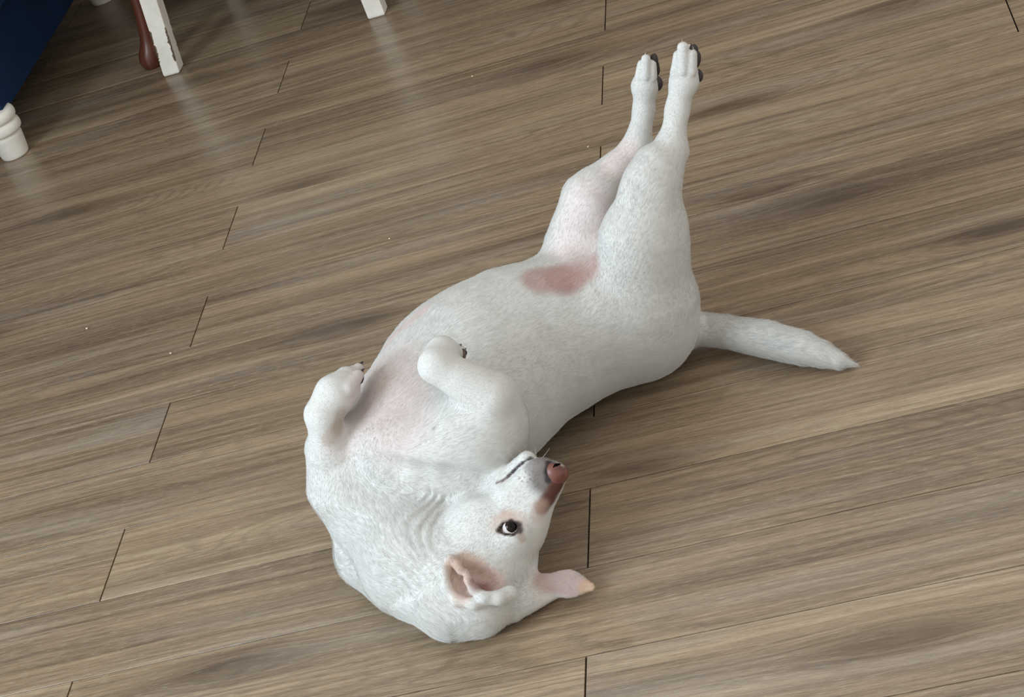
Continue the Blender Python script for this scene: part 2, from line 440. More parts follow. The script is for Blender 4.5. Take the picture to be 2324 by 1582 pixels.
def polygonise(prims,lo,hi,h,disp=None,zmin=0.0):
    bs=16; n=np.ceil((np.asarray(hi)-lo)/h/bs).astype(int)*bs; lo=np.asarray(lo,float)
    D=np.full(n,1.,np.float32); nb=n//bs; rad=h*bs*.87
    ii=np.stack(np.meshgrid(*[np.arange(k) for k in nb],indexing='ij'),-1).reshape(-1,3)
    cen=lo+(ii*bs+(bs-1)/2)*h
    E=np.array([pd(o,cen)-(0 if o.sub else o.k*.3) for o in prims]).T
    add=np.array([not o.sub for o in prims]); dm=E[:,add].min(1)
    D=np.repeat(np.repeat(np.repeat(np.where(dm<-rad*1.6,-1,1).astype(np.float32).reshape(nb),bs,0),bs,1),bs,2)
    loc=np.stack(np.meshgrid(*[np.arange(bs)]*3,indexing='ij'),-1).reshape(-1,3)*h
    for b in range(len(ii)):
        if dm[b]>rad*1.3 or dm[b]<-rad*1.6: continue
        sel=[o for j,o in enumerate(prims) if E[b,j]<max(dm[b],0)+rad*1.5+o.k]
        p=lo+ii[b]*bs*h+loc
        i,j,k=ii[b]*bs
        D[i:i+bs,j:j+bs,k:k+bs]=field(p,sel,disp).reshape(bs,bs,bs)
    # flatten on the floor
    zz=lo[2]+np.arange(n[2])*h
    D=np.maximum(D,(zmin-zz)[None,None,:].astype(np.float32))
    S=D<0
    # surface nets
    cnt=np.zeros(np.array(n)-1,np.int8)
    corners=[(a,b,c) for a in (0,1) for b in (0,1) for c in (0,1)]
    sl=lambda A,o: A[o[0]:n[0]-1+o[0],o[1]:n[1]-1+o[1],o[2]:n[2]-1+o[2]]
    for o in corners: cnt+=sl(S,o)
    act=(cnt>0)&(cnt<8); idx=np.argwhere(act); vid=np.full(act.shape,-1,np.int64); vid[act]=np.arange(len(idx))
    vals={o:sl(D,o)[act].astype(float) for o in corners}
    acc=np.zeros((len(idx),3)); num=np.zeros(len(idx))
    for a in corners:
        for ax in range(3):
            if a[ax]==0:
                b=list(a); b[ax]=1; b=tuple(b)
                m=(vals[a]<0)!=(vals[b]<0)
                t=np.where(m,vals[a]/(vals[a]-vals[b]+1e-20),0)
                pt=np.tile(np.array(a,float),(len(idx),1)); pt[:,ax]=t
                acc[m]+=pt[m]; num[m]+=1
    verts=lo+(idx+acc/num[:,None])*h
    faces=[]
    for ax in range(3):
        o=[0,0,0]; o[ax]=1
        s0=S[:n[0]-o[0],:n[1]-o[1],:n[2]-o[2]]; s1=S[o[0]:,o[1]:,o[2]:]
        e=np.argwhere(s0!=s1); u,w=(ax+1)%3,(ax+2)%3
        e=e[(e[:,u]>0)&(e[:,w]>0)&(e[:,u]<n[u]-1)&(e[:,w]<n[w]-1)]
        ins=s0[tuple(e.T)]
        def g(du,dw):
            q=e.copy(); q[:,u]+=du; q[:,w]+=dw; return vid[tuple(q.T)]
        qd=np.stack([g(-1,-1),g(0,-1),g(0,0),g(-1,0)],1)
        qd[~ins]=qd[~ins][:,::-1]; faces.append(qd)
    faces=np.concatenate(faces); faces=faces[(faces>=0).all(1)]
    return verts,faces
def vnormals(v,f):
    fn=np.cross(v[f[:,2]]-v[f[:,0]],v[f[:,3]]-v[f[:,1]])
    n=np.zeros_like(v)
    for k in range(4): 
        for ax in range(3): n[:,ax]+=np.bincount(f[:,k],fn[:,ax],len(v))
    return n/(np.linalg.norm(n,axis=1)[:,None]+1e-12)


def table_prims(rows):
    def make(w):
        if w[0] == 3:
            o = Prim(); o.t = 3; o.ch = [make(q) for q in w[1]]; o.a, o.b = o.ch[0].a, o.ch[-1].b; o.k = w[2]
            o.fur, o.sub, o.tag, o.dir, o.flat = o.ch[-1].fur, False, o.ch[0].tag, o.ch[-1].dir, None
            return o
        o = Prim(); o.t = w[0]; o.a = None if w[0] == 2 else np.array(w[1]); o.k = w[5]; o.fur = w[6]; o.sub = w[7]; o.tag = w[8]; o.dir = np.array(w[9]); o.flat = None
        if o.t == 2:
            o.p = [np.array(q) for q in w[1]]; o.a = o.p[0]; o.ki = w[2]; o.rs = w[3]
        elif o.t == 0:
            o.b = np.array(w[2]); o.r0, o.r1 = w[3]
            if w[4]: o.flat = (np.array(w[4][0]), w[4][1])
        else:
            o.rad = np.array(w[3]); o.M = np.array(w[4])
        return o
    return [make(w) for w in rows]

# rounded cones (0), ellipsoids (1), chains (2) and groups (3) that make up the dog, in metres: kind, a, b, radii, frame, blend, hair length, cut, region, hair direction
DOG = [
[2, [[0.206, -0.13381, 0.098], [0.1421, -0.17013, 0.116], [0.06696, -0.20881, 0.126], [-0.00338, -0.27817, 0.13], [-0.04874, -0.3591, 0.13]], 0.03, [0.09, 0.102, 0.113, 0.124, 0.119], None, 0.05, 0.0062, False, 'body', [0.74577, 0.65958, -0.09368]],
[0, [0.15824, -0.18535, 0.165], [0.03181, -0.24525, 0.19], [0.05, 0.06], None, 0.05, 0.0062, False, 'body', [-0.88961, -0.42147, 0.17592]],
[1, [0.23346, -0.15132, 0.085], None, [0.075, 0.085, 0.08], [[0.80961, 0.58697, 0.0], [0.58697, -0.80961, 0.0], [0.0, 0.0, -1.0]], 0.04, 0.0062, False, 'body', [0.80961, 0.58697, 0.0]],
[2, [[-0.12572, -0.40149, 0.095], [-0.10722, -0.47191, 0.08], [-0.0732, -0.54507, 0.066], [-0.02507, -0.59115, 0.06]], 0.02, [0.083, 0.077, 0.073, 0.058], None, 0.04, 0.01, False, 'body', [-0.46266, 0.87182, 0.16089]],
[0, [-0.15942, -0.49721, 0.048], [-0.0331, -0.62675, 0.046], [0.045, 0.042], None, 0.03, 0.01, False, 'body', [0.6981, -0.71591, -0.01105]],
[0, [-0.03761, -0.39878, 0.15], [-0.07047, -0.45547, 0.17], [0.095, 0.055], None, 0.02, 0.0062, False, 'body', [-0.47956, -0.82753, 0.29192]],
[1, [-0.04222, -0.38229, 0.185], None, [0.1, 0.075, 0.045], [[0.75071, 0.66063, 0.0], [0.66063, -0.75071, 0.0], [0.0, 0.0, -1.0]], 0.04, 0.0062, False, 'body', [0.75071, 0.66063, 0.0]],
[1, [0.01725, -0.47185, 0.18], None, [0.08, 0.055, 0.05], [[0.97619, 0.21693, 0.0], [0.212, -0.954, 0.212], [0.04599, -0.20695, -0.97727]], 0.045, 0.0062, False, 'body', [0.97619, 0.21693, 0.0]],
[2, [[0.26872, -0.13016, 0.05], [0.31143, -0.13082, 0.036], [0.34339, -0.14746, 0.034], [0.40573, -0.19161, 0.032], [0.4532, -0.22815, 0.028], [0.47587, -0.24374, 0.023], [0.49779, -0.2593, 0.016], [0.51641, -0.26559, 0.008]], 0.0012, [0.031, 0.0235, 0.0225, 0.025, 0.0225, 0.018, 0.0115, 0.003], None, 0.02, 0.011, False, 'body', [0.86787, -0.4745, -0.14716]],
[0, [0.25639, -0.17688, 0.14905], [0.28345, -0.17, 0.23143], [0.08, 0.058], [[0.57688, -0.81683, 0.0], 0.8], 0.04, 0.0052, False, 'body', [0.31113, 0.07914, 0.94707]],
[0, [0.28345, -0.17, 0.23143], [0.31458, -0.14799, 0.29334], [0.058, 0.036], [[0.57688, -0.81683, 0.0], 0.8], 0.03, 0.0052, False, 'body', [0.42815, 0.30263, 0.85153]],
[0, [0.2927, -0.16346, 0.30919], [0.32259, -0.13621, 0.32026], [0.012, 0.024], None, 0.03, 0.0052, False, 'body', [0.71276, 0.64983, 0.26398]],
[0, [0.31458, -0.14799, 0.29334], [0.34991, -0.11077, 0.32621], [0.034, 0.021], None, 0.02, 0.0052, False, 'body', [0.57973, 0.6107, 0.5394]],
[0, [0.33734, -0.12578, 0.29883], [0.35902, -0.10433, 0.30893], [0.01, 0.007], None, 0.016, 0.0026, False, 'body', [0.67492, 0.66766, 0.31417]],
[0, [0.34976, -0.11088, 0.31911], [0.36008, -0.10359, 0.31035], [0.014, 0.008], None, 0.012, 0.0026, False, 'body', [0.67124, 0.47445, -0.5695]],
[0, [0.35097, -0.11002, 0.32546], [0.37185, -0.08915, 0.36831], [0.02, 0.0145], None, 0.012, 0.0026, False, 'body', [0.40117, 0.40124, 0.82345]],
[0, [0.37185, -0.08915, 0.36831], [0.39227, -0.07471, 0.40366], [0.0145, 0.018], None, 0.012, 0.0026, False, 'body', [0.47156, 0.33331, 0.81642]],
[0, [0.39193, -0.07495, 0.40249], [0.39776, -0.07083, 0.41391], [0.0185, 0.0145], None, 0.012, 0.0026, False, 'body', [0.43312, 0.30614, 0.84775]],
[0, [0.38413, -0.08169, 0.41952], [0.39402, -0.0747, 0.44056], [0.0078, 0.007176], None, 0.0022, 0.0018, False, 'body', [0.40743, 0.28799, 0.86664]],
[0, [0.39491, -0.08632, 0.42268], [0.40408, -0.07983, 0.4523], [0.0086, 0.007912], None, 0.0022, 0.0018, False, 'body', [0.28964, 0.20472, 0.93499]],
[0, [0.40462, -0.08435, 0.41727], [0.41198, -0.07915, 0.43855], [0.0086, 0.007912], None, 0.0022, 0.0018, False, 'body', [0.31858, 0.22518, 0.92076]],
[0, [0.401, -0.05752, 0.41312], [0.40703, -0.05326, 0.43413], [0.009, 0.00828], None, 0.0022, 0.0018, False, 'body', [0.27093, 0.1915, 0.94336]],
[0, [0.1726, -0.11365, 0.13198], [0.18974, -0.08929, 0.2093], [0.075, 0.05], [[0.57688, -0.81683, 0.0], 0.8], 0.04, 0.0052, False, 'body', [0.20685, 0.29401, 0.93315]],
[0, [0.18974, -0.08929, 0.2093], [0.21054, -0.07459, 0.26149], [0.05, 0.036], [[0.57688, -0.81683, 0.0], 0.8], 0.03, 0.0052, False, 'body', [0.35813, 0.25313, 0.8987]],
[0, [0.21054, -0.07459, 0.26149], [0.29083, -0.02396, 0.29191], [0.036, 0.021], None, 0.02, 0.0052, False, 'body', [0.80552, 0.50794, 0.30518]],
[0, [0.29083, -0.02396, 0.29191], [0.31607, -0.00612, 0.34112], [0.021, 0.0135], None, 0.012, 0.0026, False, 'body', [0.43434, 0.30701, 0.84681]],
[0, [0.31607, -0.00612, 0.34112], [0.3271, 0.00168, 0.37377], [0.0135, 0.0165], None, 0.012, 0.0026, False, 'body', [0.31212, 0.22062, 0.92407]],
[0, [0.3271, 0.00168, 0.37377], [0.33285, 0.00575, 0.38653], [0.0165, 0.0125], None, 0.012, 0.0026, False, 'body', [0.39485, 0.27909, 0.87533]],
[0, [0.32444, -0.00387, 0.3912], [0.33251, 0.00183, 0.40733], [0.0072, 0.006336], None, 0.0022, 0.0018, False, 'body', [0.42644, 0.30142, 0.85282]],
[0, [0.33342, -0.00732, 0.39305], [0.34124, -0.00179, 0.415], [0.008, 0.00704], None, 0.0022, 0.0018, False, 'body', [0.32666, 0.2309, 0.9165]],
[0, [0.3415, -0.00406, 0.38743], [0.347, -0.00017, 0.40382], [0.0075, 0.0066], None, 0.0022, 0.0018, False, 'body', [0.31032, 0.21934, 0.92498]],
[0, [0.0301, -0.45796, 0.15], [0.07335, -0.4597, 0.226], [0.055, 0.033], None, 0.06, 0.006, False, 'body', [0.49444, -0.01993, 0.86898]],
[3, [[0, [0.0772, -0.47024, 0.235], [0.02316, -0.45712, 0.292], [0.034, 0.0215], None, 0.012, 0.004, False, 'body', [-0.67863, 0.16472, 0.71577]], [0, [0.02316, -0.45712, 0.292], [0.02847, -0.42948, 0.292], [0.0215, 0.02], None, 0.012, 0.004, False, 'body', [0.18865, 0.98204, 0.0]], [0, [0.02847, -0.42948, 0.292], [0.03327, -0.40883, 0.275], [0.019, 0.015], None, 0.01, 0.004, False, 'body', [0.17681, 0.75994, -0.62549]], [0, [0.02705, -0.40685, 0.282], [0.03479, -0.39024, 0.27], [0.0085, 0.0072250000000000005], None, 0.003, 0.002, False, 'body', [0.35352, 0.7582, -0.54787]], [0, [0.02903, -0.40085, 0.272], [0.03817, -0.38486, 0.26], [0.009, 0.007649999999999999], None, 0.003, 0.002, False, 'body', [0.4156, 0.72738, -0.54607]], [0, [0.02793, -0.41772, 0.275], [0.03668, -0.39865, 0.263], [0.0085, 0.0072250000000000005], None, 0.003, 0.002, False, 'body', [0.36209, 0.78905, -0.49627]]], 0.007],
[0, [-0.16451, -0.44212, 0.14], [-0.1632, -0.4367, 0.19], [0.055, 0.038], None, 0.045, 0.005, False, 'body', [0.02601, 0.10778, 0.99383]],
[3, [[0, [-0.15912, -0.44589, 0.2], [-0.15164, -0.44936, 0.25], [0.033, 0.021], None, 0.012, 0.0035, False, 'body', [0.14764, -0.06851, 0.98667]], [0, [-0.15467, -0.44492, 0.255], [-0.13161, -0.42469, 0.268], [0.021, 0.0235], None, 0.012, 0.0035, False, 'body', [0.69223, 0.6071, 0.39019]], [0, [-0.13161, -0.42469, 0.268], [-0.11751, -0.39923, 0.268], [0.0235, 0.018], None, 0.012, 0.0035, False, 'body', [0.48425, 0.87493, 0.0]], [0, [-0.14106, -0.43941, 0.258], [-0.118, -0.41813, 0.265], [0.017, 0.018], None, 0.012, 0.0035, False, 'body', [0.71726, 0.66193, 0.21769]], [0, [-0.13016, -0.3928, 0.264], [-0.11379, -0.37286, 0.264], [0.0095, 0.007124999999999999], None, 0.004, 0.002, False, 'body', [0.63466, 0.77279, 0.0]], [0, [-0.11807, -0.40776, 0.27], [-0.1033, -0.38123, 0.27], [0.01, 0.0075], None, 0.004, 0.002, False, 'body', [0.48648, 0.87369, 0.0]], [0, [-0.10957, -0.43052, 0.274], [-0.09859, -0.40488, 0.274], [0.01, 0.0075], None, 0.004, 0.002, False, 'body', [0.39345, 0.91935, 0.0]]], 0.006],
[1, [0.02781, -0.56832, 0.06597], None, [0.07, 0.053, 0.052], [[0.78797, 0.10836, 0.60611], [-0.36643, -0.70856, 0.60305], [0.49481, -0.69728, -0.51861]], 0.03, 0.004, False, 'head', [-0.78797, -0.10836, -0.60611]],
[1, [0.01601, -0.57845, 0.03363], None, [0.058, 0.054, 0.05], [[0.78797, 0.10836, 0.60611], [-0.36643, -0.70856, 0.60305], [0.49481, -0.69728, -0.51861]], 0.03, 0.004, False, 'head', [-0.78797, -0.10836, -0.60611]],
[1, [0.01241, -0.56875, 0.10586], None, [0.05, 0.025, 0.034], [[0.78797, 0.10836, 0.60611], [-0.36643, -0.70856, 0.60305], [0.49481, -0.69728, -0.51861]], 0.025, 0.004, False, 'head', [-0.78797, -0.10836, -0.60611]],
[1, [0.07302, -0.58828, 0.10316], None, [0.024, 0.018, 0.016], [[0.78797, 0.10836, 0.60611], [-0.36643, -0.70856, 0.60305], [0.49481, -0.69728, -0.51861]], 0.02, 0.004, False, 'head', [-0.78797, -0.10836, -0.60611]],
[1, [0.03293, -0.52907, 0.07209], None, [0.05, 0.025, 0.034], [[0.78797, 0.10836, 0.60611], [-0.36643, -0.70856, 0.60305], [0.49481, -0.69728, -0.51861]], 0.025, 0.004, False, 'head', [-0.78797, -0.10836, -0.60611]],
[1, [0.08474, -0.5656, 0.08386], None, [0.024, 0.013, 0.016], [[0.78797, 0.10836, 0.60611], [-0.36643, -0.70856, 0.60305], [0.49481, -0.69728, -0.51861]], 0.02, 0.004, False, 'head', [-0.78797, -0.10836, -0.60611]],
[0, [0.06851, -0.55375, 0.1045], [0.12172, -0.54709, 0.14632], [0.036, 0.0185], None, 0.02, 0.004, False, 'head', [0.78249, 0.09793, 0.61491]],
[0, [0.07743, -0.57243, 0.08799], [0.14043, -0.55152, 0.15083], [0.021, 0.0145], None, 0.02, 0.004, False, 'head', [0.68919, 0.22874, 0.68753]],
[0, [0.07798, -0.5538, 0.13674], [0.12363, -0.5474, 0.16204], [0.018, 0.014], None, 0.012, 0.004, False, 'head', [0.86809, 0.12171, 0.48126]],
[0, [0.08897, -0.53254, 0.11865], [0.11265, -0.53914, 0.13854], [0.016, 0.0115], None, 0.012, 0.004, False, 'head', [0.74871, -0.20875, 0.62917]],
[0, [0.0103, -0.53268, 0.0939], [0.06449, -0.52982, 0.13019], [0.03, 0.019], None, 0.02, 0.004, False, 'head', [0.83011, 0.04381, 0.55587]],
[0, [0.05489, -0.53092, 0.12637], [0.10693, -0.52748, 0.16369], [0.02, 0.0125], None, 0.008, 0.004, False, 'head', [0.81148, 0.0536, 0.58191]],
[0, [0.00779, -0.63317, 0.045], [-0.02502, -0.61981, 0.045], [0.045, 0.045], None, 0.03, 0.01, False, 'body', [-0.92619, 0.37706, 0.0]],
[0, [0.06768, -0.60458, 0.03], [0.11877, -0.61183, 0.022], [0.016, 0.0112], [[0.16533, -0.60513, 0.77877], 0.3], 0.01, 0.003, False, 'ear', [0.97838, -0.13893, -0.15321]],
[0, [0.11877, -0.61183, 0.022], [0.14707, -0.62001, 0.016], [0.0112, 0.0058], [[0.16533, -0.60513, 0.77877], 0.36], 0.01, 0.003, False, 'ear', [0.94139, -0.27195, -0.19955]],
[0, [0.04448, -0.62443, 0.02], [0.09173, -0.60947, 0.012], [0.022, 0.01], None, 0.012, 0.003, False, 'ear', [0.94118, 0.29798, -0.15935]],
[1, [0.02957, -0.64592, 0.09116], None, [0.034, 0.018, 0.02], [[0.7432, -0.33575, -0.57872], [0.53322, 0.8197, 0.20921], [0.40414, -0.46407, 0.78823]], 0.008, 0.002, True, 'ear', [0.7432, -0.33575, -0.57872]],
[1, [0.00119, -0.65425, 0.09731], None, [0.02, 0.018, 0.012], [[0.7432, -0.33575, -0.57872], [0.53322, 0.8197, 0.20921], [0.40414, -0.46407, 0.78823]], 0.008, 0.002, True, 'ear', [0.7432, -0.33575, -0.57872]],
[0, [-0.00877, -0.62373, 0.11273], [-0.01701, -0.63861, 0.10679], [0.0065, 0.0065], None, 0.006, 0.004, False, 'ear', [-0.45738, -0.8258, -0.32994]],
[0, [-0.01701, -0.63861, 0.10679], [-0.01744, -0.65612, 0.09528], [0.0065, 0.0065], None, 0.006, 0.004, False, 'ear', [-0.02048, -0.83552, -0.54907]],
[0, [-0.01744, -0.65612, 0.09528], [-0.00689, -0.66891, 0.08248], [0.0065, 0.0065], None, 0.006, 0.004, False, 'ear', [0.50385, -0.61051, -0.61108]],
[0, [-0.00689, -0.66891, 0.08248], [0.01323, -0.67344, 0.07452], [0.0065, 0.0065], None, 0.006, 0.004, False, 'ear', [0.91008, -0.20481, -0.36028]],
[0, [0.01323, -0.67344, 0.07452], [0.0359, -0.66591, 0.06918], [0.0065, 0.0065], None, 0.006, 0.004, False, 'ear', [0.92617, 0.30763, -0.21813]],
[0, [0.00939, -0.63938, 0.09916], [0.01244, -0.65226, 0.09645], [0.004, 0.005], None, 0.004, 0.004, False, 'ear', [0.22558, -0.95336, -0.20054]],
[0, [0.01244, -0.65226, 0.09645], [0.01782, -0.66421, 0.09032], [0.005, 0.006], None, 0.004, 0.004, False, 'ear', [0.37171, -0.82594, -0.42386]],
[0, [0.01782, -0.66421, 0.09032], [0.02827, -0.67146, 0.08012], [0.006, 0.007], None, 0.004, 0.004, False, 'ear', [0.64117, -0.4447, -0.62541]],
[0, [0.02827, -0.67146, 0.08012], [0.04406, -0.66815, 0.07065], [0.007, 0.0085], None, 0.004, 0.004, False, 'ear', [0.84397, 0.17693, -0.50637]],
[0, [0.04406, -0.66815, 0.07065], [0.05629, -0.65522, 0.06349], [0.0085, 0.01], None, 0.004, 0.004, False, 'ear', [0.63713, 0.6743, -0.37335]],
[0, [-0.00539, -0.6272, 0.11161], [-0.00017, -0.63192, 0.10824], [0.0055, 0.005], None, 0.004, 0.004, False, 'ear', [0.66844, -0.60492, -0.43273]],
[0, [-0.00017, -0.63192, 0.10824], [0.00391, -0.64037, 0.10322], [0.0055, 0.005], None, 0.004, 0.004, False, 'ear', [0.38384, -0.79401, -0.4714]],
[0, [-0.08329, -0.50859, 0.19859], [-0.06509, -0.51894, 0.19028], [0.006, 0.008], None, 0.022, 0.008, True, 'body', [0.80801, -0.45928, -0.36902]],
[0, [-0.06509, -0.51894, 0.19028], [-0.03063, -0.53101, 0.18017], [0.008, 0.009], None, 0.022, 0.008, True, 'body', [0.90958, -0.31854, -0.26683]],
[0, [-0.03063, -0.53101, 0.18017], [0.00308, -0.53711, 0.16903], [0.009, 0.01], None, 0.022, 0.008, True, 'body', [0.93582, -0.16941, -0.30911]],
[0, [0.00308, -0.53711, 0.16903], [0.03626, -0.53408, 0.15214], [0.01, 0.01], None, 0.022, 0.008, True, 'body', [0.88823, 0.08111, -0.45219]],
[0, [0.12662, -0.53709, 0.1738], [0.11501, -0.53532, 0.17266], [0.0013, 0.0013], None, 0.003, 0.008, True, 'head', [-0.98391, 0.15009, -0.09696]],
[0, [0.11501, -0.53532, 0.17266], [0.10224, -0.53891, 0.17011], [0.0013, 0.0013], None, 0.003, 0.008, True, 'head', [-0.94555, -0.26528, -0.1886]],
[0, [0.10224, -0.53891, 0.17011], [0.08799, -0.5409, 0.16272], [0.0013, 0.0013], None, 0.003, 0.008, True, 'head', [-0.88097, -0.12304, -0.45689]],
[0, [0.08799, -0.5409, 0.16272], [0.07622, -0.54493, 0.15703], [0.0013, 0.0013], None, 0.003, 0.008, True, 'head', [-0.8605, -0.29478, -0.4155]],
[0, [0.07622, -0.54493, 0.15703], [0.06633, -0.5467, 0.15394], [0.0013, 0.0013], None, 0.003, 0.008, True, 'head', [-0.94076, -0.16834, -0.29434]],
[1, [0.07207, -0.60064, 0.12172], None, [0.0146, 0.008, 0.01], [[0.9977, -0.00631, -0.06749], [0.05926, 0.56453, 0.82328], [0.03291, -0.82539, 0.5636]], 0.003, 0.008, True, 'head', [0.9977, -0.00631, -0.06749]]]
HO, HF, HL, HD = [np.array(v) for v in [[0.03602, -0.56281, 0.07411], [0.78797, 0.10836, 0.60611], [-0.36643, -0.70856, 0.60305], [0.49481, -0.69728, -0.51861]]]
def H(x, y, z): return HO+HF*x+HL*y+HD*z
FC = H(.05, .03, .0)
EC = np.array([0.01783, -0.63665, 0.07782]); EF = np.array([0.11805, -0.60944, 0.02]); NK = [np.array(v) for v in [[-0.05098, -0.50472, 0.12], [-0.04036, -0.60215, 0.09]]]; WC = np.array([-0.02131, -0.52194, 0.16253]); WD = np.array([-0.23697, -0.56498, -0.79034])
def disp(p):
    x,y,z=p[:,0],p[:,1],p[:,2]
    d=.0004*np.sin(x*61+1.3*np.sin(y*47))*np.sin(y*53+z*41)+.0003*np.sin(x*140+z*90)*np.sin(y*120-z*75)
    w=np.sqrt(((p-FC)**2).sum(1)); s=(p-FC)@HF
    ba=NK[1]-NK[0]; h=np.clip((p-NK[0])@ba/(ba@ba),0,1); dn=np.sqrt(((p-NK[0]-h[:,None]*ba)**2).sum(1))
    m=np.exp(-((w-.125)/.035)**2)*(1/(1+np.exp((s+.015)/.012)))*np.clip((.075-dn)/.035,0,1)*np.clip(((p-WC)@WD-.004)/.035,0,1)
    e1=1-np.exp(-((p-EC)**2).sum(1)/.045**2); e2=1-np.exp(-((p-EF)**2).sum(1)/.07**2)
    wob=.016*np.sin(z*38+y*22)+.006*np.sin(x*70-z*55)+.005*np.sin(z*120+x*90)
    amp=.0017*(.75+.5*np.sin(z*60+x*37))
    d=d+m*amp*np.sin((w+wob)*2*np.pi/.0165)
    return d*e1*e2


